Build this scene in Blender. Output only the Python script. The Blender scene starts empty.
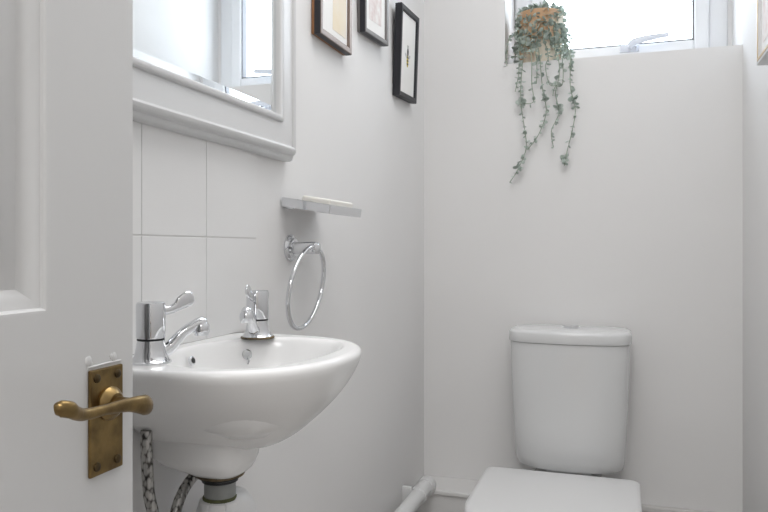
import bpy, bmesh, math, random
from mathutils import Vector, Matrix, Euler
random.seed(7)
PI = math.pi
SC = bpy.context.scene
COL = SC.collection

# ------------------------------------------------------------------ materials
def mat(name, color, rough=0.5, metal=0.0, spec=0.5, noise=0.0, nscale=20.0, bump=0.0, bscale=200.0, coat=0.0, color2=None):
    m = bpy.data.materials.new(name); m.use_nodes = True
    nt = m.node_tree; b = nt.nodes['Principled BSDF']
    b.inputs['Base Color'].default_value = (*color, 1)
    b.inputs['Roughness'].default_value = rough
    b.inputs['Metallic'].default_value = metal
    b.inputs['Specular IOR Level'].default_value = spec
    b.inputs['Coat Weight'].default_value = coat
    b.inputs['Coat Roughness'].default_value = 0.05
    if noise or color2 or bump:
        tc = nt.nodes.new('ShaderNodeTexCoord')
    if noise or color2:
        n = nt.nodes.new('ShaderNodeTexNoise'); n.inputs['Scale'].default_value = nscale
        n.inputs['Detail'].default_value = 5
        nt.links.new(tc.outputs['Object'], n.inputs['Vector'])
        r = nt.nodes.new('ShaderNodeValToRGB')
        r.color_ramp.elements[0].position = 0.35; r.color_ramp.elements[1].position = 0.68
        c2 = color2 if color2 else tuple(c * (1 - noise) for c in color)
        r.color_ramp.elements[0].color = (*c2, 1); r.color_ramp.elements[1].color = (*color, 1)
        nt.links.new(n.outputs['Fac'], r.inputs['Fac']); nt.links.new(r.outputs['Color'], b.inputs['Base Color'])
    if bump:
        n2 = nt.nodes.new('ShaderNodeTexNoise'); n2.inputs['Scale'].default_value = bscale
        nt.links.new(tc.outputs['Object'], n2.inputs['Vector'])
        bp = nt.nodes.new('ShaderNodeBump'); bp.inputs['Strength'].default_value = bump; bp.inputs['Distance'].default_value = 0.002
        nt.links.new(n2.outputs['Fac'], bp.inputs['Height']); nt.links.new(bp.outputs['Normal'], b.inputs['Normal'])
    return m

M = {}
M['wall'] = mat('wall_paint', (0.80, 0.792, 0.787), 0.75, spec=0.25, noise=0.015, nscale=3, bump=0.06, bscale=90)
M['ceiling'] = mat('ceiling_paint', (0.85, 0.847, 0.842), 0.85, spec=0.2, bump=0.04, bscale=80)
M['gloss'] = mat('white_gloss_paint', (0.635, 0.635, 0.635), 0.32, spec=0.45, bump=0.04, bscale=60)
M['frame_white'] = mat('white_satin_paint', (0.67, 0.67, 0.672), 0.35, spec=0.45)
M['upvc'] = mat('white_upvc', (0.82, 0.83, 0.85), 0.3)
M['gasket'] = mat('grey_gasket', (0.16, 0.16, 0.17), 0.6)
M['tile'] = mat('white_glazed_tile', (0.79, 0.785, 0.78), 0.28, spec=0.35, noise=0.01, nscale=8)
M['grout'] = mat('pale_grout', (0.72, 0.71, 0.70), 0.85)
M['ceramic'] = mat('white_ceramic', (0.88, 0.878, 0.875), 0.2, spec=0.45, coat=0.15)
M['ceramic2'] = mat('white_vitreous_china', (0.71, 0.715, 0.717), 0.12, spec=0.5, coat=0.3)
M['plastic'] = mat('white_plastic', (0.74, 0.74, 0.74), 0.28)
M['greyplastic'] = mat('grey_plastic', (0.30, 0.31, 0.30), 0.45, noise=0.2, nscale=40)
M['black'] = mat('black_rubber', (0.015, 0.016, 0.018), 0.5)
M['rust'] = mat('rusty_ring', (0.20, 0.15, 0.08), 0.6, metal=0.4, color2=(0.05, 0.035, 0.02), nscale=60)
M['stain'] = mat('rust_stained_ceramic', (0.50, 0.45, 0.36), 0.3, color2=(0.28, 0.22, 0.15), nscale=90)
M['chrome'] = mat('chrome', (0.74, 0.75, 0.77), 0.07, metal=1.0)
M['satin'] = mat('satin_chrome', (0.62, 0.63, 0.64), 0.25, metal=1.0)
M['hole'] = mat('dark_drain', (0.03, 0.03, 0.03), 0.5)
M['brass'] = mat('aged_brass', (0.30, 0.205, 0.085), 0.33, metal=1.0, color2=(0.16, 0.11, 0.05), nscale=55, bump=0.15, bscale=160)
M['brass_dark'] = mat('tarnished_brass', (0.10, 0.07, 0.035), 0.45, metal=0.9, noise=0.3, nscale=80)
M['soap'] = mat('white_soap', (0.83, 0.81, 0.76), 0.45)
M['copperframe'] = mat('rose_bronze_frame', (0.20, 0.15, 0.125), 0.35, metal=0.5, noise=0.2, nscale=30)
M['woodback'] = mat('brown_wood_edge', (0.33, 0.15, 0.06), 0.6, noise=0.35, nscale=40)
M['pewter'] = mat('pewter_frame', (0.20, 0.19, 0.185), 0.38, metal=0.5, noise=0.15, nscale=30)
M['darkframe'] = mat('charcoal_frame', (0.022, 0.022, 0.027), 0.45, spec=0.35)
M['mount'] = mat('white_mount_card', (0.86, 0.85, 0.83), 0.7)
M['cream'] = mat('cream_print', (0.80, 0.70, 0.53), 0.7, color2=(0.82, 0.76, 0.66), nscale=14)
M['pinkprint'] = mat('faint_pink_sketch', (0.84, 0.82, 0.80), 0.7, color2=(0.70, 0.60, 0.58), nscale=45)
M['ink'] = mat('dark_ink', (0.05, 0.045, 0.04), 0.7)
M['yellow'] = mat('yellow_ink', (0.55, 0.42, 0.05), 0.7)
M['paleink'] = mat('pale_grey_ink', (0.55, 0.55, 0.55), 0.7)
M['gold'] = mat('pale_gold_edge', (0.60, 0.47, 0.28), 0.4, metal=0.4)
M['floor'] = mat('pale_vinyl_floor', (0.62, 0.60, 0.58), 0.5, noise=0.15, nscale=12)
M['hall'] = mat('hall_paint', (0.60, 0.585, 0.57), 0.8, spec=0.2)
M['hallfloor'] = mat('hall_oak_floor', (0.34, 0.25, 0.17), 0.45, noise=0.3, nscale=9)
M['boxing'] = mat('boxing_paint', (0.74, 0.73, 0.72), 0.6, spec=0.3)
M['skirt'] = mat('skirting_paint', (0.62, 0.605, 0.59), 0.5)
M['stem'] = mat('pale_green_stem', (0.30, 0.36, 0.27), 0.6)
M['soil'] = mat('dry_moss', (0.20, 0.16, 0.10), 0.9, noise=0.4, nscale=60)

def leaf_mat():
    m = mat('grey_green_leaf', (0.64, 0.69, 0.65), 0.45, color2=(0.42, 0.49, 0.445), nscale=60)
    nt = m.node_tree; b = nt.nodes['Principled BSDF']; out = nt.nodes['Material Output']
    tr = nt.nodes.new('ShaderNodeBsdfTranslucent'); tr.inputs['Color'].default_value = (0.60, 0.68, 0.62, 1)
    mx = nt.nodes.new('ShaderNodeMixShader'); mx.inputs['Fac'].default_value = 0.35
    nt.links.new(b.outputs[0], mx.inputs[1]); nt.links.new(tr.outputs[0], mx.inputs[2]); nt.links.new(mx.outputs[0], out.inputs['Surface'])
    return m
M['leaf'] = leaf_mat()

def pot_mat():
    m = mat('woven_pot', (0.80, 0.62, 0.42), 0.7)
    nt = m.node_tree; b = nt.nodes['Principled BSDF']
    tc = nt.nodes.new('ShaderNodeTexCoord')
    n = nt.nodes.new('ShaderNodeTexNoise'); n.inputs['Scale'].default_value = 9; n.inputs['Detail'].default_value = 3
    r = nt.nodes.new('ShaderNodeValToRGB')
    r.color_ramp.elements[0].position = 0.40; r.color_ramp.elements[0].color = (0.72, 0.47, 0.28, 1)
    r.color_ramp.elements[1].position = 0.58; r.color_ramp.elements[1].color = (0.90, 0.84, 0.72, 1)
    nt.links.new(tc.outputs['Object'], n.inputs['Vector']); nt.links.new(n.outputs['Fac'], r.inputs['Fac'])
    nt.links.new(r.outputs['Color'], b.inputs['Base Color'])
    out = nt.nodes['Material Output']
    tr = nt.nodes.new('ShaderNodeBsdfTranslucent'); nt.links.new(r.outputs['Color'], tr.inputs['Color'])
    mx = nt.nodes.new('ShaderNodeMixShader'); mx.inputs['Fac'].default_value = 0.3
    nt.links.new(b.outputs[0], mx.inputs[1]); nt.links.new(tr.outputs[0], mx.inputs[2]); nt.links.new(mx.outputs[0], out.inputs['Surface'])
    return m
M['pot'] = pot_mat()

def braid_mat():
    m = mat('braided_steel', (0.42, 0.41, 0.39), 0.4, metal=0.8)
    nt = m.node_tree; b = nt.nodes['Principled BSDF']
    tc = nt.nodes.new('ShaderNodeTexCoord')
    w = nt.nodes.new('ShaderNodeTexVoronoi'); w.inputs['Scale'].default_value = 230
    mp = nt.nodes.new('ShaderNodeMapping'); mp.inputs['Scale'].default_value = (1, 1, 0.55)
    r = nt.nodes.new('ShaderNodeValToRGB')
    r.color_ramp.elements[0].position = 0.45; r.color_ramp.elements[0].color = (0.50, 0.49, 0.47, 1)
    r.color_ramp.elements[1].position = 0.8; r.color_ramp.elements[1].color = (0.07, 0.065, 0.06, 1)
    nt.links.new(tc.outputs['Object'], mp.inputs['Vector']); nt.links.new(mp.outputs['Vector'], w.inputs['Vector'])
    nt.links.new(w.outputs['Distance'], r.inputs['Fac']); nt.links.new(r.outputs['Color'], b.inputs['Base Color'])
    return m
M['braid'] = braid_mat()

def glass_mat():
    m = bpy.data.materials.new('clear_pane'); m.use_nodes = True
    nt = m.node_tree; nt.nodes.clear()
    out = nt.nodes.new('ShaderNodeOutputMaterial'); t = nt.nodes.new('ShaderNodeBsdfTransparent'); g = nt.nodes.new('ShaderNodeBsdfGlossy')
    g.inputs['Roughness'].default_value = 0.02
    mx = nt.nodes.new('ShaderNodeMixShader'); mx.inputs['Fac'].default_value = 0.05
    nt.links.new(t.outputs[0], mx.inputs[1]); nt.links.new(g.outputs[0], mx.inputs[2]); nt.links.new(mx.outputs[0], out.inputs['Surface'])
    return m
M['glass'] = glass_mat()
M['mirror'] = mat('silvered_mirror', (0.885, 0.905, 0.91), 0.0, metal=1.0)

# ------------------------------------------------------------------ mesh helpers
def build(name, bm, material, parent=None, smooth=True, angle=35, mats=None):
    bmesh.ops.recalc_face_normals(bm, faces=bm.faces)
    me = bpy.data.meshes.new(name); bm.to_mesh(me); bm.free()
    for mm in (mats or [material]): me.materials.append(mm)
    if smooth:
        me.polygons.foreach_set('use_smooth', [True] * len(me.polygons))
        me.set_sharp_from_angle(angle=math.radians(angle))
    o = bpy.data.objects.new(name, me); COL.objects.link(o)
    if parent: o.parent = parent
    return o

def thing(name, label, cat, loc=(0, 0, 0), rot=(0, 0, 0), group=None):
    o = bpy.data.objects.new(name, None); COL.objects.link(o)
    o.location = loc; o.rotation_euler = rot; o.empty_display_size = 0.05
    o['label'] = label; o['category'] = cat
    if group: o['group'] = group
    return o

def struct(o, label=None):
    o['kind'] = 'structure'
    if label: o['label'] = label
    return o

def box(bm, lo, hi, bev=0.0, seg=2, mi=0):
    lo = Vector(lo); hi = Vector(hi); c = (lo + hi) / 2; s = hi - lo
    r = bmesh.ops.create_cube(bm, size=1.0)
    vs = r['verts']
    for v in vs: v.co = Vector((v.co.x * s.x, v.co.y * s.y, v.co.z * s.z)) + c
    fs = set(f for v in vs for f in v.link_faces)
    for f in fs: f.material_index = mi
    if bev:
        es = list(set(e for v in vs for e in v.link_edges))
        bmesh.ops.bevel(bm, geom=es, offset=bev, segments=seg, profile=0.5, affect='EDGES')

def loft(bm, rings, cap0=True, cap1=True, closed=True, mi=0):
    vr = [[bm.verts.new(p) for p in ring] for ring in rings]
    n = len(vr[0])
    for a, b in zip(vr[:-1], vr[1:]):
        for i in range(n if closed else n - 1):
            j = (i + 1) % n
            f = bm.faces.new((a[i], a[j], b[j], b[i])); f.material_index = mi
    if cap0: bm.faces.new(vr[0][::-1]).material_index = mi
    if cap1: bm.faces.new(vr[-1]).material_index = mi
    return vr

def lathe(bm, prof, origin=(0, 0, 0), axis=(0, 0, 1), n=32, cap0=True, cap1=True):
    """prof: (radius, height) pairs along the axis"""
    q = Vector((0, 0, 1)).rotation_difference(Vector(axis).normalized())
    o = Vector(origin)
    rings = [[o + q @ Vector((r * math.cos(2 * PI * i / n), r * math.sin(2 * PI * i / n), h)) for i in range(n)] for r, h in prof]
    loft(bm, rings, cap0, cap1)

def sweep(bm, pts, radii, n=16, up=(0, 0, 1), power=2.0):
    """tube along pts; radii: scalars or (side, up) pairs"""
    pts = [Vector(p) for p in pts]; rings = []
    for k, p in enumerate(pts):
        t = (pts[min(k + 1, len(pts) - 1)] - pts[max(k - 1, 0)]).normalized()
        u = Vector(up); s = t.cross(u)
        if s.length < 1e-3: s = t.cross(Vector((0, 1, 0)))
        s.normalize(); u = s.cross(t).normalized()
        r = radii[k] if isinstance(radii, (list, tuple)) else radii
        a, b = r if isinstance(r, (list, tuple)) else (r, r)
        ring = []
        for i in range(n):
            c = math.cos(2 * PI * i / n); d = math.sin(2 * PI * i / n)
            c2 = math.copysign(abs(c) ** (2 / power), c); d2 = math.copysign(abs(d) ** (2 / power), d)
            ring.append(p + s * a * c2 + u * b * d2)
        rings.append(ring)
    loft(bm, rings)

def smooth_path(pts, per=8):
    """Catmull-Rom through the points"""
    P = [Vector(p) for p in pts]; out = []
    for i in range(len(P) - 1):
        p0 = P[max(i - 1, 0)]; p1 = P[i]; p2 = P[i + 1]; p3 = P[min(i + 2, len(P) - 1)]
        for k in range(per):
            t = k / per
            out.append(0.5 * ((2 * p1) + (-p0 + p2) * t + (2 * p0 - 5 * p1 + 4 * p2 - p3) * t * t + (-p0 + 3 * p1 - 3 * p2 + p3) * t ** 3))
    out.append(P[-1]); return out

def interp(vals, per):
    out = []
    for i in range(len(vals) - 1):
        for k in range(per):
            t = k / per; a, b = vals[i], vals[i + 1]
            out.append(tuple(x + (y - x) * t for x, y in zip(a, b)) if isinstance(a, tuple) else a + (b - a) * t)
    out.append(vals[-1]); return out

def mitred_frame(bm, y0, y1, z0, z1, prof, mi=0):
    """rectangular moulding on a wall whose normal is +X. prof: (inset from outer edge, x)"""
    rings = []
    for d, x in prof:
        rings.append([Vector((x, y0 + d, z0 + d)), Vector((x, y1 - d, z0 + d)), Vector((x, y1 - d, z1 - d)), Vector((x, y0 + d, z1 - d))])
    loft(bm, rings, False, False, mi=mi)

# ------------------------------------------------------------------ setting
W, D, H = 0.905, 2.16, 2.25           # room width, depth to the back wall, ceiling
FY = -0.25                            # inner face of the wall with the doorway
T = 0.12
WX0, WX1, WZ0, WZ1, WD = 0.254, 0.905, 1.541, 2.12, 0.20   # window recess

bm = bmesh.new(); box(bm, (-T, FY - 0.1, -0.1), (W + T, D + 0.35, 0)); struct(build('floor', bm, M['floor']))
bm = bmesh.new(); box(bm, (-T, FY - 1.6, -0.1), (W + T + 0.6, FY - 0.1, 0)); struct(build('floor_hall', bm, M['hallfloor']))
bm = bmesh.new(); box(bm, (-T, FY - 1.6, H), (W + T + 0.6, D + 0.35, H + 0.1)); struct(build('ceiling', bm, M['ceiling']))
bm = bmesh.new(); box(bm, (-T, FY - 0.1, 0), (0, D + 0.35, H)); struct(build('wall_left', bm, M['wall']))
bm = bmesh.new(); box(bm, (W, FY - 0.1, 0), (W + T, D + 0.35, H)); struct(build('wall_right', bm, M['wall']))
bm = bmesh.new()
box(bm, (0, D, 0), (W, D + 0.30, WZ0))
box(bm, (0, D, WZ0), (WX0, D + 0.30, WZ1))
box(bm, (0, D, WZ1), (W, D + 0.30, H)); box(bm, (0.894, D + WD + 0.002, WZ0), (W, D + 0.30, WZ1))
struct(build('wall_back', bm, M['wall']))
# doorway wall behind the camera and the hall beyond it
bm = bmesh.new()
box(bm, (0, FY - 0.1, 0), (0.155, FY, H)); box(bm, (0.155, FY - 0.1, 2.0), (W, FY, H))
struct(build('wall_front', bm, M['wall']))
bm = bmesh.new()
box(bm, (-T, FY - 1.6, 0), (-T + 0.02, FY - 0.1, H)); box(bm, (W + T + 0.58, FY - 1.6, 0), (W + T + 0.6, FY - 0.1, H))
box(bm, (-T + 0.02, FY - 1.6, 0), (W + T + 0.58, FY - 1.58, H)); box(bm, (W + T, FY - 0.1, 0), (W + T + 0.58, FY - 0.08, H))
struct(build('wall_hall', bm, M['hall']))

# pipe boxing and skirting along the back wall
bm = bmesh.new(); box(bm, (0.0, D - 0.125, 0.0), (0.62, D, 0.255), 0.001); box(bm, (0.0, D - 0.130, 0.255), (0.62, D, 0.27), 0.004)
struct(build('trim_1', bm, M['boxing'], smooth=False))
bm = bmesh.new(); box(bm, (0.62, D - 0.016, 0.0), (W, D, 0.235), 0.0005); box(bm, (0.62, D - 0.020, 0.235), (W, D, 0.252), 0.004)
struct(build('baseboard_back', bm, M['skirt'], smooth=False))

# wall tiles above the basin
bm = bmesh.new()
box(bm, (0, 0.33, 0.846), (0.0056, 1.066, 1.1475), mi=1)
ys = [1.067, 0.915, 0.765, 0.615, 0.465]
for i in range(4):
    for z0, z1 in ((0.847, 0.9965), (0.9985, 1.148)):
        box(bm, (0.0, ys[i + 1] + 0.0008, z0), (0.0065, ys[i] - 0.0008 if i else ys[i], z1), 0.0005)
struct(build('wall_tiles', bm, None, smooth=False, mats=[M['tile'], M['grout']]))

# ------------------------------------------------------------------ window
fy = D + WD
wroot = struct(bpy.data.objects.new('window_1', None)); COL.objects.link(wroot)
def rect_frame(bm, x0, x1, z0, z1, w, ya, yb, bev=0.004):
    box(bm, (x0, ya, z0), (x0 + w, yb, z1), bev); box(bm, (x1 - w, ya, z0), (x1, yb, z1), bev)
    box(bm, (x0 + w - 0.001, ya, z0), (x1 - w + 0.001, yb, z0 + w), bev); box(bm, (x0 + w - 0.001, ya, z1 - w), (x1 - w + 0.001, yb, z1), bev)
bm = bmesh.new(); rect_frame(bm, WX0 + 0.002, 0.894, WZ0, WZ1 - 0.002, 0.053, fy, fy + 0.06); build('window_frame', bm, M['upvc'], wroot, smooth=False)
bm = bmesh.new(); rect_frame(bm, 0.309, 0.841, 1.576, WZ1 - 0.045, 0.042, fy - 0.014, fy + 0.05, 0.006); cas = build('casement', bm, M['upvc'], wroot, smooth=False)
bm = bmesh.new(); rect_frame(bm, 0.350, 0.800, 1.617, WZ1 - 0.086, 0.005, fy - 0.008, fy + 0.02, 0); build('gasket', bm, M['gasket'], cas)
bm = bmesh.new(); box(bm, (0.352, fy + 0.006, 1.619), (0.798, fy + 0.012, WZ1 - 0.088)); build('pane', bm, M['glass'], cas)
bm = bmesh.new()
lathe(bm, [(0.0125, 0), (0.0125, 0.006), (0.010, 0.016), (0.007, 0.022)], (0.622, fy - 0.014, 1.607), (0, -1, 0), 20)
box(bm, (0.585, fy - 0.019, 1.594), (0.640, fy - 0.0135, 1.618), 0.002)
p = smooth_path([(0.612, fy - 0.036, 1.606), (0.622, fy - 0.040, 1.616), (0.645, fy - 0.044, 1.622), (0.685, fy - 0.046, 1.627), (0.725, fy - 0.047, 1.630)], 5)
sweep(bm, p, interp([(0.007, 0.010), (0.007, 0.0115), (0.006, 0.0105), (0.005, 0.0085), (0.0045, 0.0065)], 5), 18)
build('window_handle', bm, mat('lilac_white_handle', (0.66, 0.68, 0.74), 0.3), wroot)

# ------------------------------------------------------------------ door (open, along the left)
DX0, DX1, DY0, DY1, DZ0, DZ1 = 0.16, 0.20, -0.217, 0.5015, 0.006, 1.98
bm = bmesh.new()
st = 0.097; mid = (DY0 + DY1) / 2
pan_y = [(DY0 + st - 0.003, mid - 0.042), (mid + 0.042, DY1 - st + 0.003)]
rows = [(0.187, 0.748), (0.934, 1.563), (1.657, 1.878)]
e_ = 0.0015
yb = [DY0 + e_, pan_y[0][0], pan_y[0][1], pan_y[1][0], pan_y[1][1], DY1 - e_]
zb = [DZ0 + e_] + [v for r_ in rows for v in r_] + [DZ1 - e_]
for x in (DX0, DX1):
    g = [[bm.verts.new((x, y, z)) for z in zb] for y in yb]
    for a in range(5):
        for b in range(7):
            if a in (1, 3) and b in (1, 3, 5): continue
            bm.faces.new((g[a][b], g[a + 1][b], g[a + 1][b + 1], g[a][b + 1]))
q_ = [(DX0, e_), (DX0 + e_, 0), (DX1 - e_, 0), (DX1, e_)]
loft(bm, [[Vector((x, DY0 + d_, DZ0 + d_)), Vector((x, DY1 - d_, DZ0 + d_)), Vector((x, DY1 - d_, DZ1 - d_)), Vector((x, DY0 + d_, DZ1 - d_))] for x, d_ in q_], False, False)
bmesh.ops.remove_doubles(bm, verts=bm.verts, dist=1e-5)
for (y0, y1) in pan_y:
    for (z0, z1) in rows:
        for sgn in (1, -1):
            xs = DX1 if sgn > 0 else DX0
            pr = [(-0.003, xs), (-0.001, xs - sgn * 0.0003), (0.0005, xs - sgn * 0.0015), (0.001, xs - sgn * 0.004), (0.006, xs - sgn * 0.0055), (0.012, xs - sgn * 0.0105), (0.0145, xs - sgn * 0.0125), (0.0185, xs - sgn * 0.0125),
                  (0.0330, xs - sgn * 0.0085), (0.0350, xs - sgn * 0.0042), (0.038, xs - sgn * 0.0035)]
            mitred_frame(bm, y0 + 0.003, y1 - 0.003, z0 + 0.003, z1 - 0.003, pr)
            d = 0.041; x = xs - sgn * 0.0035
            vs = [bm.verts.new(v) for v in ((x, y0 + d, z0 + d), (x, y1 - d, z0 + d), (x, y1 - d, z1 - d), (x, y0 + d, z1 - d))]
            bm.faces.new(vs)
door = struct(build('door_1', bm, M['gloss'], angle=25), 'white panelled door standing open beside the basin, with a brass lever handle')
bm = bmesh.new(); box(bm, (DX1, 0.4465, 0.8025), (DX1 + 0.003, 0.4845, 0.8860), 0.0012)
plate = build('handle_plate', bm, M['brass'], door, smooth=False); plate['label'] = 'aged brass backplate'
for y, z in ((0.4535, 0.8790), (0.4775, 0.8790), (0.4535, 0.8100), (0.4775, 0.8100)):
    bm = bmesh.new(); lathe(bm, [(0.0036, 0), (0.0034, 0.001), (0.0022, 0.0018)], (DX1 + 0.003, y, z), (1, 0, 0), 12); build('screw', bm, M['brass_dark'], plate)
bm = bmesh.new()
lathe(bm, [(0.0135, 0), (0.0135, 0.002), (0.011, 0.0055), (0.0085, 0.0075)], (DX1 + 0.003, 0.4675, 0.857), (1, 0, 0), 24)
p = smooth_path([(0.208, 0.4675, 0.857), (0.226, 0.4680, 0.857), (0.239, 0.4660, 0.858), (0.245, 0.456, 0.861), (0.246, 0.437, 0.865), (0.245, 0.413, 0.8665), (0.245, 0.393, 0.8675), (0.247, 0.382, 0.8710), (0.248, 0.376, 0.8745), (0.245, 0.371, 0.8760), (0.242, 0.369, 0.8755)], 6)
r = interp([(0.0060, 0.0060), (0.0052, 0.0055), (0.0052, 0.0070), (0.0040, 0.0078), (0.0034, 0.0052), (0.0034, 0.0038), (0.0036, 0.0042), (0.0038, 0.0048), (0.0040, 0.0056), (0.0040, 0.0056), (0.0022, 0.0034)], 6)
sweep(bm, p, r, 16)
build('lever_handle', bm, M['brass'], door)['label'] = 'scrolled aged brass lever'
for y, z, s in ((0.4475, 0.8935, 0.0035), (0.4765, 0.8925, 0.0033), (0.4505, 0.8905, 0.002), (0.4735, 0.8935, 0.0022)):
    bm = bmesh.new(); bmesh.ops.create_icosphere(bm, subdivisions=2, radius=s)
    for v in bm.verts: v.co = Vector((v.co.x * 0.35 + DX1, v.co.y * random.uniform(.9, 1.1) + y, v.co.z * random.uniform(.9, 1.4) + z))
    build('paint_blob', bm, M['gloss'], door)

bm = bmesh.new(); sweep(bm, smooth_path([(DX1, 0.4465, 0.8885), (DX1, 0.456, 0.8882), (DX1, 0.470, 0.8887), (DX1, 0.4845, 0.8884)], 4), 0.0009, 8); build('paint_ridge', bm, M['gloss'], door)

# ------------------------------------------------------------------ mirror
t = thing('wall_mirror', 'large mirror in a thick white moulded frame above the basin', 'mirror', (0, 0.800, 1.141))
y0, y1, z0, z1 = -0.36, 0.386, 0.0, 0.92        # local, outer
bm = bmesh.new()
prof = [(0.0, 0.0), (0.0, 0.011), (0.002, 0.016), (0.007, 0.0205), (0.009, 0.021), (0.0105, 0.0255), (0.0145, 0.0300), (0.019, 0.0310), (0.0225, 0.0290), (0.0235, 0.0262),
        (0.030, 0.0258), (0.0615, 0.0250), (0.0620, 0.0280), (0.0640, 0.0300), (0.068, 0.0306), (0.0712, 0.0296), (0.0730, 0.0275), (0.0742, 0.0245), (0.0745, 0.010)]
mitred_frame(bm, y0, y1, z0, z1, prof)
build('mirror_frame', bm, M['frame_white'], t, angle=40)
d = 0.0740
bm = bmesh.new()
bv = 0.012
mitred_frame(bm, y0 + d, y1 - d, z0 + d, z1 - d, [(0, 0.012), (0, 0.0205), (bv, 0.0195)])
a = [(0.0195, y0 + d + bv, z0 + d + bv), (0.0195, y1 - d - bv, z0 + d + bv), (0.0195, y1 - d - bv, z1 - d - bv), (0.0195, y0 + d + bv, z1 - d - bv)]
bm.faces.new([bm.verts.new(v) for v in a])
build('mirror_glass', bm, M['mirror'], t, smooth=False)

# ------------------------------------------------------------------ basin
def d_outline(sx, sy, xb, n=48, x_off=0.0, pw=2.5):
    """plan outline of a bowl: straight back at x=xb, rounded front; centre y=0"""
    pts = []
    for i in range(n):
        a = 2 * PI * i / n
        c, s = math.cos(a), math.sin(a)
        e = 2 / pw
        x = math.copysign(abs(c) ** e, c); y = math.copysign(abs(s) ** e, s)
        pts.append((x, y))
    return pts

BY = 0.832; RZ = 0.8465
def rim_ring(k, z, n=64, dx=0.0, ky=None):
    """outer body outline scaled by k about the back edge"""
    ky = k if ky is None else ky
    out = []
    for i in range(n):
        a = 2 * PI * i / n; c, s = math.cos(a), math.sin(a)
        if c >= 0:
            e = 2 / 2.35; x = 0.085 + 0.180 * abs(c) ** e; y = 0.178 * math.copysign(abs(s) ** e, s)
        else:
            e = 2 / 7.0; x = 0.085 - 0.084 * abs(c) ** e; y = 0.178 * math.copysign(abs(s) ** e, s)
        if c < 0: y *= 1 - 0.015 * abs(c)
        xx = 0.001 + (x - 0.001) * k + dx
        out.append(Vector((xx, BY + y * ky, z)))
    return out
def bowl_ring(k, z, n=64, dx=0.0):
    out = []
    for i in range(n):
        a = 2 * PI * i / n; c, s = math.cos(a), math.sin(a)
        e = 2 / 2.5
        x = 0.133 + (0.103 if c >= 0 else 0.103) * math.copysign(abs(c) ** e, c); y = 0.140 * math.copysign(abs(s) ** e, s)
        # the two back corners stay solid to carry the taps
        if c < 0: x += 0.018 * abs(s) ** 2 * abs(c) ** 0.5
        out.append(Vector((0.133 + (x - 0.133) * k + dx, BY + y * k, z)))
    return out
t = thing('wash_basin', 'small white ceramic wall basin under the tiles', 'basin', (0, 0, 0))
bm = bmesh.new()
under = [(0.34, 0.7196, 0.022, 0.06), (0.38, 0.7199, 0.020, 0.11), (0.47, 0.7213, 0.016, 0.19), (0.58, 0.7268, 0.009, 0.285), (0.69, 0.7385, 0.003, 0.40), (0.78, 0.755, 0.0, 0.525), (0.86, 0.775, 0.0, 0.665), (0.925, 0.795, 0.0, 0.795), (0.967, 0.813, 0.0, 0.895), (0.988, 0.825, 0.0, 0.955), (0.997, 0.832, 0.0, 0.985)]
ka = smooth_path([(k, z, 0) for k, z, dx, ky in under], 4); kb = smooth_path([(dx, ky, 0) for k, z, dx, ky in under], 4)
rings = [rim_ring(a[0], a[1], dx=max(b[0], 0), ky=b[1]) for a, b in zip(ka, kb)] + [
         rim_ring(1.0, 0.8370), rim_ring(1.0, 0.8405), rim_ring(0.993, 0.8443, ky=0.993), rim_ring(0.98, 0.8460, ky=0.98), rim_ring(0.965, RZ, ky=0.965), rim_ring(0.963, RZ, ky=0.963), bowl_ring(1.04, RZ),
         bowl_ring(1.035, RZ), bowl_ring(1.015, 0.8461), bowl_ring(0.998, 0.8448), bowl_ring(0.983, 0.8425), bowl_ring(0.968, 0.838), bowl_ring(0.95, 0.830), bowl_ring(0.92, 0.815), bowl_ring(0.86, 0.79), bowl_ring(0.74, 0.765), bowl_ring(0.55, 0.750), bowl_ring(0.30, 0.743, dx=-0.01), bowl_ring(0.16, 0.741, dx=-0.015)]
loft(bm, rings)
# the boss under the bowl that carries the waste
def boss(z, x0, x1, hy, n=40):
    out = []
    for i in range(n):
        a = 2 * PI * i / n; c, s = math.cos(a), math.sin(a); e = 2 / 3.0
        out.append(Vector(((x0 + x1) / 2 + (x1 - x0) / 2 * math.copysign(abs(c) ** e, c), 0.815 + hy * math.copysign(abs(s) ** e, s), z)))
    return out
loft(bm, [boss(0.688, 0.064, 0.118, 0.026), boss(0.689, 0.058, 0.124, 0.032), boss(0.694, 0.040, 0.130, 0.037), boss(0.701, 0.012, 0.134, 0.044), boss(0.709, 0.002, 0.137, 0.049), boss(0.73, 0.002, 0.139, 0.051), boss(0.765, 0.002, 0.141, 0.053)])
body = build('basin_bowl', bm, M['ceramic'], t, angle=80)
bm = bmesh.new(); lathe(bm, [(0.0065, 0), (0.0065, 0.002), (0.005, 0.003)], (0.0405, 0.825, 0.829), (1, 0, 0.28), 20); ov = build('overflow_ring', bm, M['chrome'], t)
bm = bmesh.new(); lathe(bm, [(0.0042, 0), (0.0040, 0.0036)], (0.0405, 0.825, 0.829), (1, 0, 0.28), 16); build('overflow_hole', bm, M['hole'], ov)
bm = bmesh.new()
lathe(bm, [(0.0075, 0), (0.0075, 0.002), (0.005, 0.003)], (0.0655, 0.930, 0.824), (1, -0.7, 0.25), 18)
sweep(bm, [(0.0685, 0.9285, 0.820), (0.071, 0.927, 0.815), (0.069, 0.927, 0.811)], 0.0015, 8)
build('chain_stay', bm, M['satin'], t)
bm = bmesh.new(); lathe(bm, [(0.024, 0), (0.024, 0.002), (0.017, 0.003), (0.015, 0.001)], (0.115, BY, 0.741), (0, 0, 1), 24); build('plughole', bm, M['chrome'], t)
bm = bmesh.new(); lathe(bm, [(0.0315, 0.6895), (0.0325, 0.687), (0.0315, 0.6848), (0.029, 0.6843)], (0.091, 0.815, 0), (0, 0, 1), 28); build('waste_flange', bm, M['rust'], t)

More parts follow.
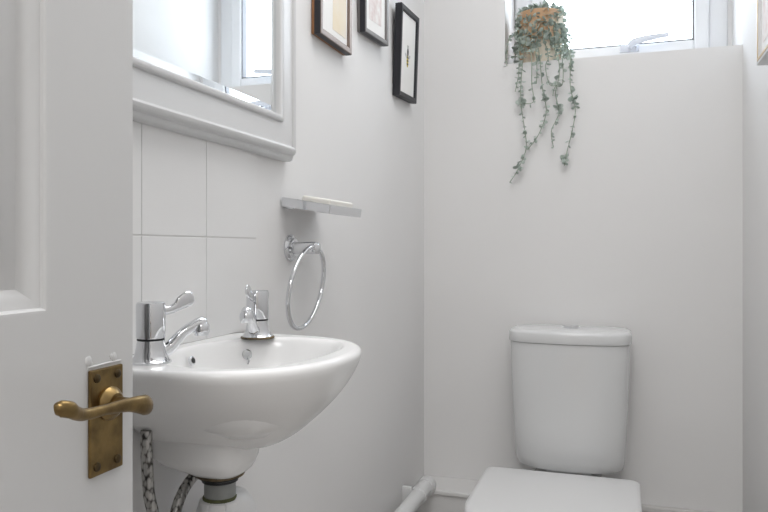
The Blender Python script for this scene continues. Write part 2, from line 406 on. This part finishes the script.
# ------------------------------------------------------------------ taps
def make_tap(name, label, loc, spout_deg, lever_deg, spout_len):
    t = thing(name, label, 'tap', loc, (0, 0, 0), 'basin taps')
    bm = bmesh.new(); lathe(bm, [(0.0235, 0), (0.0235, 0.0025), (0.0215, 0.004), (0.0185, 0.010), (0.0165, 0.020), (0.0155, 0.0265)], n=36); build('tap_body', bm, M['chrome'], t)
    bm = bmesh.new(); lathe(bm, [(0.0145, 0.0260), (0.0157, 0.0268), (0.0157, 0.0288), (0.0145, 0.0296)], n=36); build('tap_ring', bm, M['black'], t)
    bm = bmesh.new(); lathe(bm, [(0.0162, 0.0292), (0.0168, 0.031), (0.0168, 0.068), (0.016, 0.0705), (0.0145, 0.0715), (0.0, 0.0722)], n=36, cap1=False); build('tap_head', bm, M['chrome'], t)
    a = math.radians(spout_deg); dx, dy = math.cos(a), math.sin(a); L = spout_len
    bm = bmesh.new()
    p = smooth_path([(dx * 0.010, dy * 0.010, 0.011), (dx * 0.022, dy * 0.022, 0.0165), (dx * L * 0.6, dy * L * 0.6, 0.0315), (dx * L * 0.88, dy * L * 0.88, 0.0415), (dx * L, dy * L, 0.0435), (dx * (L + 0.005), dy * (L + 0.005), 0.042)], 5)
    sweep(bm, p, interp([0.0095, 0.0078, 0.0064, 0.0068, 0.0080, 0.005], 5), 20)
    build('spout', bm, M['chrome'], t)
    bm = bmesh.new(); lathe(bm, [(0.0070, 0.0445), (0.0094, 0.041), (0.0100, 0.036), (0.0094, 0.031), (0.0082, 0.0285), (0.0065, 0.0285), (0.006, 0.031)], (dx * L, dy * L, 0)); build('nozzle', bm, M['chrome'], t)
    a = math.radians(lever_deg); dx, dy = math.cos(a), math.sin(a)
    bm = bmesh.new()
    p = smooth_path([(dx * 0.012, dy * 0.012, 0.0600), (dx * 0.022, dy * 0.022, 0.0612), (dx * 0.030, dy * 0.030, 0.0645), (dx * 0.036, dy * 0.036, 0.0690), (dx * 0.044, dy * 0.044, 0.0735), (dx * 0.0490, dy * 0.0490, 0.0755), (dx * 0.0505, dy * 0.0505, 0.0760)], 5)
    sweep(bm, p, interp([(0.0038, 0.0058), (0.0034, 0.0052), (0.0030, 0.0056), (0.0026, 0.0082), (0.0024, 0.0092), (0.0020, 0.0070), (0.0010, 0.0025)], 5), 16)
    build('lever', bm, M['chrome'], t)
    return t
make_tap('lever_tap', 'chrome lever tap on the left of the basin, next to the door edge', (0.066, 0.704, RZ), 49, 50, 0.060)
rt = make_tap('lever_tap', 'chrome lever tap on the right of the basin, below the towel ring', (0.072, 0.951, RZ), -79, -80, 0.052)
bm = bmesh.new()
lathe(bm, [(0.0245, 0.0), (0.0252, 0.0008), (0.0252, 0.0022), (0.0235, 0.003)], n=36); build('tap_washer', bm, M['rust'], rt)

# ------------------------------------------------------------------ waste trap, hoses, waste pipe
t = thing('bottle_trap', 'white plastic bottle trap under the basin waste', 'trap', (0.091, 0.815, 0.0))
bm = bmesh.new(); lathe(bm, [(0.0265, 0.6842), (0.0265, 0.6815), (0.0235, 0.680), (0.0235, 0.677), (0.020, 0.676)], n=32); build('rubber_seal', bm, M['black'], t)
bm = bmesh.new(); lathe(bm, [(0.0205, 0.6758), (0.0205, 0.648)], n=32); build('tailpiece', bm, M['greyplastic'], t)
bm = bmesh.new(); lathe(bm, [(0.0215, 0.6575), (0.0228, 0.655), (0.0215, 0.651)], n=32); build('sealing_ring', bm, mat('mossy_seal', (0.12, 0.13, 0.05), 0.7, noise=0.4, nscale=90), t)
bm = bmesh.new()
n = 96; rings = []
for r_, z in ((0.0225, 0.6535), (0.0262, 0.6520), (0.0275, 0.648), (0.0280, 0.600)):
    rings.append([Vector(((r_ + (0 if (i % 12) else -0.0016)) * math.cos(2 * PI * i / n), (r_ + (0 if (i % 12) else -0.0016)) * math.sin(2 * PI * i / n), z)) for i in range(n)])
loft(bm, rings); build('cap_nut', bm, M['plastic'], t, angle=20)
bm = bmesh.new()
sh_y = 0.016                                     # the bottle sits slightly behind its nut
lathe(bm, [(0.016, 0.659), (0.027, 0.655), (0.0335, 0.648), (0.0385, 0.636), (0.0405, 0.622), (0.0410, 0.60), (0.0410, 0.535), (0.039, 0.530), (0.039, 0.515), (0.036, 0.505), (0.02, 0.50)], (0, sh_y, 0), n=40)
lathe(bm, [(0.019, 0.02), (0.019, 0.058), (0.024, 0.060), (0.024, 0.078), (0.020, 0.080)], (0, 0, 0.60), (-0.45, 0.9, 0), 24)
build('trap_bottle', bm, M['plastic'], t)

def hose(label, pts):
    t = thing('braided_hose', label, 'hose', pts[0], (0, 0, 0), 'tap supply hoses')
    o = Vector(pts[0]); P = smooth_path([Vector(p) - o for p in pts], 10)
    bm = bmesh.new(); sweep(bm, P, 0.0072, 16, up=(1, 0, 0)); build('braid', bm, M['braid'], t)
    bm = bmesh.new(); lathe(bm, [(0.0085, 0.0), (0.0090, 0.002), (0.0090, 0.022), (0.0080, 0.024)], P[-1], n=18); build('ferrule', bm, M['satin'], t)
hose('straight braided steel hose hanging beside the door edge', [(0.0365, 0.735, 0.757), (0.0365, 0.735, 0.735), (0.0385, 0.737, 0.68), (0.043, 0.741, 0.62), (0.052, 0.70, 0.45), (0.045, 0.72, 0.30), (0.045, 0.72, 0.02)])
hose('curved braided steel hose bending down behind the bottle trap', [(0.051, 0.900, 0.704), (0.048, 0.888, 0.694), (0.043, 0.868, 0.684), (0.039, 0.840, 0.674), (0.037, 0.812, 0.658), (0.037, 0.793, 0.632), (0.037, 0.783, 0.59), (0.037, 0.78, 0.45), (0.035, 0.80, 0.02)])

t = thing('waste_pipe', 'white plastic waste pipe running along the left wall into the boxing', 'pipe', (0.047, 0.9, 0.0))
bm = bmesh.new()
p = smooth_path([(0.006, -0.008, 0.600), (0.003, 0.010, 0.597), (0, 0.032, 0.585), (0, 0.05, 0.555), (0, 0.052, 0.50), (0, 0.052, 0.36), (0, 0.060, 0.305), (0, 0.085, 0.287), (0, 0.13, 0.285), (0, 1.0, 0.285), (0, 1.132, 0.285)], 6)
sweep(bm, p, 0.0215, 24, up=(1, 0, 0)); build('pipe_run', bm, M['plastic'], t)
bm = bmesh.new(); lathe(bm, [(0.0255, 0), (0.0265, 0.003), (0.0265, 0.030), (0.025, 0.033)], (0, 1.098, 0.285), (0, 1, 0), 28); build('pipe_collar', bm, M['plastic'], t)
for y in (0.55, 1.02):
    bm = bmesh.new(); lathe(bm, [(0.0225, 0), (0.0245, 0.001), (0.0245, 0.016), (0.0225, 0.017)], (0, y, 0.285), (0, 1, 0), 28)
    box(bm, (-0.047, y + 0.002, 0.262), (-0.020, y + 0.015, 0.308), 0.002); build('pipe_clip', bm, M['plastic'], t)

# ------------------------------------------------------------------ soap dish and towel ring
t = thing('soap_dish', 'chrome soap dish holder fixed to the wall above the towel ring', 'soap dish', (0.0, 1.167, 1.0755), (0, math.radians(9.5), 0))
bm = bmesh.new()
box(bm, (0.004, 0.0, -0.0165), (0.101, 0.003, 0.0), 0.0008); box(bm, (0.004, 0.157, -0.0165), (0.101, 0.160, 0.0), 0.0008)
box(bm, (0.098, 0.0025, -0.0165), (0.101, 0.1575, 0.0), 0.0008); box(bm, (0.004, 0.0025, -0.0165), (0.007, 0.1575, 0.0), 0.0008)
box(bm, (0.004, 0.0015, -0.0150), (0.100, 0.1585, -0.0135), 0.0005)
build('dish_rail', bm, M['chrome'], t, smooth=False)
bm = bmesh.new(); box(bm, (-0.003, 0.012, -0.020), (0.016, 0.034, -0.010), 0.002); build('wall_bracket', bm, M['chrome'], t)
s = bmesh.new(); box(s, (0.040, 0.006, -0.0135), (0.0975, 0.120, 0.0095), 0.004, 3)
so = build('soap_bar', s, M['soap'], smooth=False); so.location = (0.0, 1.167, 1.0755); so.rotation_euler = (0, math.radians(9.5), 0)
so['label'] = 'white rectangular soap bar lying in the chrome dish'; so['category'] = 'soap'

t = thing('towel_ring', 'round chrome towel ring hanging from its wall bracket', 'towel ring', (0.0, 1.207, 0.982))
bm = bmesh.new(); lathe(bm, [(0.0255, 0.0), (0.0255, 0.003), (0.0235, 0.0055), (0.0185, 0.007), (0.0175, 0.011), (0.015, 0.012)], (0, 0, 0), (1, 0, 0), 36); build('rosette', bm, M['chrome'], t)
bm = bmesh.new(); sweep(bm, [(0.008, 0, 0.0), (0.045, 0, 0.0), (0.056, 0, 0), (0.060, 0, 0), (0.062, 0, 0)], [(0.0125, 0.0115), (0.0125, 0.0115), (0.012, 0.011), (0.009, 0.008), (0.004, 0.004)], 24, power=4)
build('bracket_arm', bm, M['chrome'], t)
rg = bmesh.new(); R = 0.0745; n = 72
cen = Vector((0.046, -0.024, -0.071)); ax_u = Vector((0.0, 1.0, 0.10)).normalized(); ax_v = Vector((0.09, 0.10, 0.98)).normalized()
rings = []
for i in range(n):
    a = 2 * PI * i / n; d_ = ax_u * math.cos(a) + ax_v * math.sin(a); nn = ax_u.cross(ax_v).normalized()
    rings.append([cen + d_ * (R + 0.0042 * math.cos(b)) + nn * 0.0042 * math.sin(b) for b in [2 * PI * k / 14 for k in range(14)]])
loft(rg, rings + [rings[0]], False, False); bmesh.ops.remove_doubles(rg, verts=rg.verts, dist=1e-6)
build('ring', rg, M['chrome'], t)

# ------------------------------------------------------------------ pictures
def picture(label, loc, rot, w, h, depth, fw, fmat, artfn, side=None, back=None):
    """local: y across, z up, x out of the wall; origin = lower near back corner"""
    t = thing('picture_frame', label, 'picture', loc, rot, 'framed pictures on the walls')
    bm = bmesh.new(); b0 = 0.006
    mitred_frame(bm, 0, w, 0, h, [(fw, b0), (0.0, b0), (0, depth - 0.0015)], mi=1)
    mitred_frame(bm, 0, w, 0, h, [(0, depth - 0.0015), (0.0015, depth), (fw - 0.003, depth - 0.001), (fw, depth - 0.004), (fw, depth - 0.008)])
    bmesh.ops.remove_doubles(bm, verts=bm.verts, dist=1e-6)
    build('frame', bm, fmat, t, angle=30, mats=[fmat, side or fmat])
    bm = bmesh.new(); box(bm, (0.0, 0.0005, 0.0005), (0.006, w - 0.0005, h - 0.0005)); build('backing', bm, back or M['woodback'], t)
    bm = bmesh.new(); box(bm, (0.005, fw - 0.002, fw - 0.002), (depth - 0.0065, w - fw + 0.002, h - fw + 0.002)); mt = build('mount', bm, M['mount'], t)
    artfn(t, mt, w, h, depth)
    return t
def ellipse(bm, x, cy, cz, ry, rz, rot=0, n=20, th=0.0004):
    rings = []
    for xx in (x, x + th):
        rings.append([Vector((xx, cy + ry * math.cos(2 * PI * i / n) * math.cos(rot) - rz * math.sin(2 * PI * i / n) * math.sin(rot), cz + ry * math.cos(2 * PI * i / n) * math.sin(rot) + rz * math.sin(2 * PI * i / n) * math.cos(rot))) for i in range(n)])
    loft(bm, rings)
def art_cream(t, mt, w, h, dp):
    bm = bmesh.new(); box(bm, (dp - 0.0065, 0.075, 0.030), (dp - 0.0060, w - 0.022, h - 0.05)); build('print', bm, M['cream'], mt)
def art_pink(t, mt, w, h, dp):
    bm = bmesh.new(); box(bm, (dp - 0.0065, 0.040, 0.040), (dp - 0.0060, w - 0.040, h - 0.04)); build('print', bm, M['pinkprint'], mt)
def art_bee(t, mt, w, h, dp):
    x = dp - 0.0065; cy, cz = w * 0.50, h * 0.46
    bm = bmesh.new(); ellipse(bm, x, cy, cz - 0.006, 0.0085, 0.018); bd = build('insect_body', bm, M['yellow'], mt)
    bm = bmesh.new(); ellipse(bm, x + 0.0003, cy, cz + 0.017, 0.0075, 0.011); build('insect_head', bm, M['ink'], mt)
    for k in (-0.015, -0.006, 0.003):
        bm = bmesh.new(); ellipse(bm, x + 0.0003, cy, cz + k, 0.0080, 0.0022); build('insect_stripe', bm, M['ink'], mt)
    for s_ in (-1, 1):
        bm = bmesh.new(); box(bm, (x, cy + s_ * 0.004 - 0.0004, cz + 0.026), (x + 0.0006, cy + s_ * 0.004 + 0.0004, cz + 0.037)); build('insect_feeler', bm, M['ink'], mt)
        bm = bmesh.new(); ellipse(bm, x, cy + s_ * 0.015, cz + 0.006, 0.011, 0.0045, s_ * 0.5); build('insect_wing', bm, M['paleink'], mt)
R_ = math.radians
picture('bronze framed cream print nearest the mirror', (0.001, 1.302, 1.411), (0, R_(0.5), 0), 0.172, 0.23, 0.021, 0.015, M['copperframe'], art_cream, side=M['darkframe'])
picture('pewter framed faint pink sketch, second picture from the mirror', (0.001, 1.563, 1.490), (R_(4), R_(1.5), 0), 0.172, 0.23, 0.021, 0.013, M['pewter'], art_pink, side=M['darkframe'], back=M['pewter'])
picture('charcoal framed insect drawing nearest the back wall corner', (0.001, 1.832, 1.397), (R_(3), R_(2.9), 0), 0.168, 0.246, 0.020, 0.015, M['darkframe'], art_bee, back=M['darkframe'])
# the picture on the right wall (mirrored: its x axis points into the room)
t = picture('white framed picture with a gold inner edge on the right wall', (W - 0.001, 1.755, 1.386), (0, 0, PI), 0.36, 0.42, 0.030, 0.020, M['frame_white'], art_pink, back=M['frame_white'])
bm = bmesh.new(); mitred_frame(bm, 0, 0.36, 0, 0.42, [(0.0075, 0.0290), (0.0075, 0.0308), (0.0125, 0.0308), (0.0125, 0.0290)]); build('gold_inner_edge', bm, M['gold'], t)['label'] = 'pale gold strip'

# ------------------------------------------------------------------ toilet
t = thing('toilet', 'white close coupled toilet below the window', 'toilet', (0.452, 2.15, 0.0))
def cring(hw, yf, yb, z, n=40):
    """cistern section: bowed front at y=-yf, flat back at y=-yb (local, towards the room is -y)"""
    out = []
    for i in range(n):
        a = 2 * PI * i / n; c, s = math.cos(a), math.sin(a); e = 2 / 5.0
        x = hw * math.copysign(abs(c) ** e, c); u = math.copysign(abs(s) ** e, s)
        ym = (yf + yb) / 2; hy = (yf - yb) / 2
        y = -(ym + hy * u)
        if u > 0: y += 0.024 * (x / hw) ** 2 * u
        out.append(Vector((x, y, z)))
    return out
bm = bmesh.new()
S_ = 1.04
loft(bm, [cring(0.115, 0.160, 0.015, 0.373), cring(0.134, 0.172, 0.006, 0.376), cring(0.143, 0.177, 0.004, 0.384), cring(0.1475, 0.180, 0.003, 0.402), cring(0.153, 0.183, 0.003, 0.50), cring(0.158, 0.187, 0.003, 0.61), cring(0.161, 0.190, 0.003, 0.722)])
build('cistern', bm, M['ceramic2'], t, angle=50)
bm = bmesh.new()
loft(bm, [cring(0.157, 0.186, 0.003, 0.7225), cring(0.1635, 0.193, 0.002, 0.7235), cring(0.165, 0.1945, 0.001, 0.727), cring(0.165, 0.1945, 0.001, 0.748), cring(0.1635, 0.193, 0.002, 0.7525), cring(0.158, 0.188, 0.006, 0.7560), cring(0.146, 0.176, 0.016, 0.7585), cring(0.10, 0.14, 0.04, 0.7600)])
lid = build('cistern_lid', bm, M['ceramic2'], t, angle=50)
bm = bmesh.new(); lathe(bm, [(0.0235, 0.7575), (0.0235, 0.7625), (0.0215, 0.7638), (0.0195, 0.7632)], (0.004, -0.095, 0), n=36); bt = build('flush_ring', bm, M['chrome'], t)
for s_ in (-1, 1):
    bm = bmesh.new(); n = 20
    pts = [Vector((0.004 + s_ * (0.001 + 0.0175 * math.sin(PI * i / n)), -0.095 + 0.0185 * math.cos(PI * i / n), 0)) for i in range(n + 1)]
    loft(bm, [[p_ + Vector((0, 0, 0.761)) for p_ in pts], [p_ + Vector((0, 0, 0.7645)) for p_ in pts]]); build('flush_button', bm, M['chrome'], bt)
def dring(hw, yb, ys, yf, z, n=14, rc=0.02):
    """seat plan: rounded back corners at y=-yb, straight sides to -ys, round front to -yf"""
    pts = []
    for k in range(5):
        a = PI / 2 * k / 4; pts.append((hw - rc + rc * math.sin(a) if False else hw - rc + rc * math.sin(a), -(yb + rc - rc * math.cos(a))))
    for k in range(2 * n + 1):
        a = PI * k / (2 * n); c = math.cos(a); e = 2 / 2.3
        pts.append((hw * math.copysign(abs(c) ** e, c), -(ys + (yf - ys) * math.sin(a) ** e)))
    for k in range(5):
        a = PI / 2 * (4 - k) / 4; pts.append((-(hw - rc + rc * math.sin(a)), -(yb + rc - rc * math.cos(a))))
    return [Vector((x, y, z)) for x, y in pts]
HX = -0.0125
def sh(ring, dx): return [v + Vector((dx, 0, 0)) for v in ring]
bm = bmesh.new()
loft(bm, [sh(dring(hw, yb, ys, yf, z, rc=rc), HX) for hw, yb, ys, yf, z, rc in
          ((0.183, 0.247, 0.50, 0.678, 0.3755, 0.02), (0.192, 0.241, 0.50, 0.689, 0.3775, 0.02), (0.195, 0.239, 0.50, 0.692, 0.383, 0.02), (0.1945, 0.2395, 0.50, 0.691, 0.390, 0.02), (0.191, 0.243, 0.50, 0.687, 0.394, 0.02), (0.181, 0.252, 0.50, 0.676, 0.3955, 0.02), (0.10, 0.32, 0.48, 0.60, 0.397, 0.02))])
build('seat_lid', bm, M['plastic'], t, angle=50)
bm = bmesh.new()
o1 = [sh(dring(hw, 0.248, 0.46, yf, z), HX) for hw, yf, z in ((0.178, 0.680, 0.359), (0.185, 0.687, 0.362), (0.185, 0.687, 0.371), (0.178, 0.680, 0.3745))]
i1 = [sh(dring(hw, 0.315, 0.46, yf, z, rc=0.06), HX) for hw, yf, z in ((0.125, 0.620, 0.3745), (0.115, 0.610, 0.370), (0.115, 0.610, 0.362), (0.125, 0.620, 0.359))]
loft(bm, o1 + i1 + [o1[0]], False, False); bmesh.ops.remove_doubles(bm, verts=bm.verts, dist=1e-6)
build('seat', bm, M['plastic'], t, angle=50)
for s_ in (-1, 1):
    bm = bmesh.new(); lathe(bm, [(0.009, 0), (0.009, 0.05)], (HX + s_ * 0.075 - 0.025, -0.228, 0.372), (1, 0, 0), 16); box(bm, (HX + s_ * 0.075 - 0.014, -0.24, 0.355), (HX + s_ * 0.075 + 0.014, -0.212, 0.368), 0.003); build('hinge', bm, M['satin'], t)
bm = bmesh.new()
def pr(hw, yb, ys, yf, z): return sh(dring(hw, yb, ys, yf, z, rc=0.035), HX)
loft(bm, [pr(0.105, 0.14, 0.30, 0.50, 0.0), pr(0.108, 0.14, 0.30, 0.505, 0.012), pr(0.102, 0.14, 0.30, 0.49, 0.04), pr(0.100, 0.14, 0.32, 0.49, 0.12), pr(0.115, 0.14, 0.36, 0.54, 0.20), pr(0.150, 0.18, 0.42, 0.62, 0.28), pr(0.172, 0.23, 0.45, 0.672, 0.325), pr(0.178, 0.255, 0.46, 0.682, 0.345), pr(0.176, 0.257, 0.46, 0.680, 0.357)]
     + [pr(0.120, 0.29, 0.46, 0.625, 0.357), pr(0.105, 0.30, 0.46, 0.61, 0.34), pr(0.06, 0.33, 0.44, 0.53, 0.22), pr(0.035, 0.36, 0.42, 0.46, 0.18)])
box(bm, (-0.095, -0.30, 0.30), (0.085, -0.02, 0.3585), 0.006); box(bm, (-0.06, -0.14, 0.35), (0.06, -0.05, 0.375), 0.003)
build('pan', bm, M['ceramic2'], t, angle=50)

# ------------------------------------------------------------------ trailing plant on the sill
PX, PY, PZ = 0.352, 2.224, WZ0
t = thing('potted_plant', 'trailing grey green plant in a woven pot on the window sill', 'plant', (PX, PY, PZ))
bm = bmesh.new()
n = 60; rings = []
H_P = 0.155
for k in range(40):
    f_ = k / 39; z = f_ * H_P
    base = 0.058 + 0.013 * f_ + 0.0015 * math.sin(f_ * PI)
    rings.append([Vector(((base + 0.0016 * math.sin(k * PI / 1.5 + (i % 2) * PI)) * math.cos(2 * PI * i / n), (base + 0.0016 * math.sin(k * PI / 1.5 + (i % 2) * PI)) * math.sin(2 * PI * i / n), z)) for i in range(n)])
inner = [[Vector((r_ * math.cos(2 * PI * i / n), r_ * math.sin(2 * PI * i / n), z)) for i in range(n)] for r_, z in ((0.070, H_P + 0.003), (0.066, H_P), (0.063, H_P - 0.03))]
loft(bm, rings + inner); build('pot', bm, M['pot'], t, angle=60)
bm = bmesh.new(); lathe(bm, [(0.0585, H_P - 0.022), (0.04, H_P - 0.012), (0.015, H_P - 0.006)], n=24); build('moss', bm, M['soil'], t)

def add_leaf(bm, pos, direction, size):
    d_ = Vector(direction).normalized()
    q = Vector((0, 1, 0)).rotation_difference(d_) @ Euler((0, random.uniform(-1.2, 1.2), 0)).to_quaternion()
    n = 8; ctr = bm.verts.new(Vector(pos) + q @ Vector((0, size * 0.5, -size * 0.10)))
    ring = []; ring2 = []
    for i in range(n):
        a = 2 * PI * i / n
        v = Vector((size * 0.42 * math.sin(a), size * (0.5 - 0.5 * math.cos(a)), size * 0.05 * math.cos(2 * a)))
        ring.append(bm.verts.new(Vector(pos) + q @ v))
    for i in range(n): bm.faces.new((ctr, ring[i], ring[(i + 1) % n])).material_index = 1
    c2 = bm.verts.new(Vector(pos) + q @ Vector((0, size * 0.5, -size * 0.10 - 0.0006)))
    for i in range(n): bm.faces.new((c2, ring[(i + 1) % n], ring[i])).material_index = 1

def strand(pts, density=1.0, sizes=(0.009, 0.016), bare=0.0, clusters=()):
    P = smooth_path(pts, 8)
    bm = bmesh.new(); sweep(bm, P, [0.0011] * len(P), 6, up=(0, 1, 0.3))
    L = 0
    acc = 0.0
    for k in range(1, len(P)):
        seg = P[k] - P[k - 1]; acc += seg.length; L += seg.length
        step = 0.0085 / density
        while acc > step:
            acc -= step
            if random.random() < bare: continue
            a = random.uniform(0, 2 * PI); tdir = seg.normalized()
            side = tdir.orthogonal().normalized(); side = Matrix.Rotation(a, 3, tdir) @ side
            dirn = side + tdir * random.uniform(0.0, 0.7)
            if dirn.y > 0.2: dirn.y *= 0.2
            s_ = random.uniform(*sizes) * (1.0 if k < len(P) * 0.85 else 0.75)
            add_leaf(bm, P[k], dirn, s_)
            if random.random() < 0.55: add_leaf(bm, P[k], -side + tdir * 0.4 if side.y > -0.2 else side.cross(tdir), s_ * 0.85)
    for f_ in clusters:
        c = P[int(f_ * (len(P) - 1))]
        for _ in range(5): add_leaf(bm, c, (random.uniform(-1, 1), random.uniform(-0.8, 0.1), random.uniform(-0.8, 0.6)), random.uniform(0.015, 0.021))
    build('trailing_stem', bm, None, t, mats=[M['stem'], M['leaf']], smooth=True, angle=80)
def rel(x, y, z): return (x - PX, y - PY, z - PZ)
def over(xr, yr, pts):
    """a stem that climbs out of the pot, bends over the rim and hangs past the sill edge"""
    top = PZ + H_P
    a = [rel(PX + (xr - PX) * 0.4, PY + (yr - PY) * 0.4, top - 0.01), rel(PX + (xr - PX) * 0.85, PY + (yr - PY) * 0.85, top + 0.014), rel(PX + (xr - PX) * 1.12, PY + (yr - PY) * 1.12, top - 0.002), rel(PX + (xr - PX) * 1.2, PY + (yr - PY) * 1.2, top - 0.06)]
    return a + [rel(*p) for p in pts]
HY = 2.138
strand(over(0.312, 2.185, [(0.312, HY, 1.55), (0.309, HY, 1.524), (0.304, HY, 1.427), (0.315, HY, 1.343), (0.320, HY, 1.277), (0.293, HY, 1.212), (0.271, HY, 1.179)]), 0.80, bare=0.18, clusters=(0.62, 0.88))
strand(over(0.345, 2.190, [(0.360, HY, 1.55), (0.363, HY, 1.514), (0.369, HY, 1.449), (0.379, HY, 1.384), (0.357, HY, 1.319), (0.325, HY, 1.276)]), 0.80, bare=0.2, clusters=(0.7,))
strand(over(0.372, 2.195, [(0.412, HY, 1.545), (0.416, HY, 1.489), (0.406, HY, 1.435), (0.416, HY, 1.381), (0.394, HY, 1.327), (0.400, HY, 1.279)]), 0.78, bare=0.2, clusters=(0.75,))
strand(over(0.402, 2.215, [(0.446, HY, 1.55), (0.448, HY, 1.455), (0.462, HY, 1.387), (0.453, HY, 1.324), (0.440, HY, 1.271), (0.431, HY, 1.224)]), 0.78, bare=0.2, clusters=(0.62, 0.95))
strand(over(0.325, 2.190, [(0.336, HY, 1.55), (0.337, HY, 1.472), (0.342, HY, 1.418), (0.314, HY, 1.414), (0.305, HY, 1.424)]), 0.6, bare=0.2)
strand(over(0.392, 2.205, [(0.424, HY, 1.55), (0.426, HY, 1.465), (0.404, HY, 1.455), (0.398, HY, 1.43)]), 0.6, bare=0.2)
strand(over(0.360, 2.190, [(0.385, HY, 1.55), (0.377, HY, 1.519), (0.389, HY, 1.465), (0.415, HY, 1.461)]), 0.7, bare=0.2)
strand(over(0.305, 2.185, [(0.300, HY, 1.56), (0.298, HY, 1.50), (0.288, HY, 1.45)]), 0.6, bare=0.2)
strand(over(0.296, 2.195, [(0.268, 2.155, 1.62), (0.262, 2.145, 1.56), (0.263, 2.14, 1.53)]), 0.6)
strand(over(0.405, 2.230, [(0.440, 2.19, 1.62), (0.447, 2.17, 1.56), (0.452, HY, 1.50)]), 0.9)
strand(over(0.335, 2.188, [(0.350, HY, 1.56), (0.352, HY, 1.50), (0.350, HY, 1.47)]), 0.7)
for k in range(14):                                # short stems tumbling over the rim
    a = -PI / 2 + (k - 5.0) * 0.24; xr, yr = PX + 0.058 * math.cos(a), PY + 0.058 * math.sin(a)
    l_ = random.uniform(0.03, 0.10); ro = 0.081
    strand(over(xr, yr, [(PX + ro * math.cos(a), PY + ro * math.sin(a), PZ + H_P - 0.06 - l_)]), 0.9, sizes=(0.014, 0.022))

# ------------------------------------------------------------------ light
w = bpy.data.worlds.new('overcast_sky'); SC.world = w; w.use_nodes = True
bg = w.node_tree.nodes['Background']; bg.inputs['Color'].default_value = (0.82, 0.91, 1.0, 1); bg.inputs['Strength'].default_value = 6.3
def area(name, loc, rot, sx, sy, power, color=(1, 1, 1), portal=False):
    l = bpy.data.lights.new(name, 'AREA'); l.shape = 'RECTANGLE'; l.size = sx; l.size_y = sy; l.energy = power; l.color = color
    if portal: l.cycles.is_portal = True
    o = bpy.data.objects.new(name, l); COL.objects.link(o); o.location = loc; o.rotation_euler = rot; return o
area('window_portal', ((WX0 + W) / 2, D + 0.29, (WZ0 + WZ1) / 2), (PI / 2 * -1, 0, 0), 0.64, 0.57, 1, portal=True)
area('hall_fill', (0.60, -1.0, H - 0.04), (0, 0, 0), 0.7, 0.7, 17, (1.0, 0.995, 0.99))  # added fill light through the doorway, stands in for unseen hall light
area('ceiling_fill', (0.48, 1.0, H - 0.03), (0, 0, 0), 0.60, 1.3, 7.2, (1.0, 0.995, 0.99))  # added overhead fill to lift the side walls, no real fitting here

# ------------------------------------------------------------------ camera
cam = bpy.data.cameras.new('camera'); cam.sensor_width = 36.0; cam.lens = 710 / 768 * 36; cam.shift_y = -7 / 768; cam.clip_start = 0.02
co = bpy.data.objects.new('camera', cam); COL.objects.link(co)
co.location = (0.591, 0.0, 0.98); co.rotation_euler = (PI / 2, 0, math.atan(238 / 710))
SC.camera = co
SC.view_settings.view_transform = 'Standard'; SC.view_settings.look = 'None'; SC.view_settings.gamma = 1; SC.view_settings.exposure = 0.45
SC.view_settings.use_curve_mapping = False
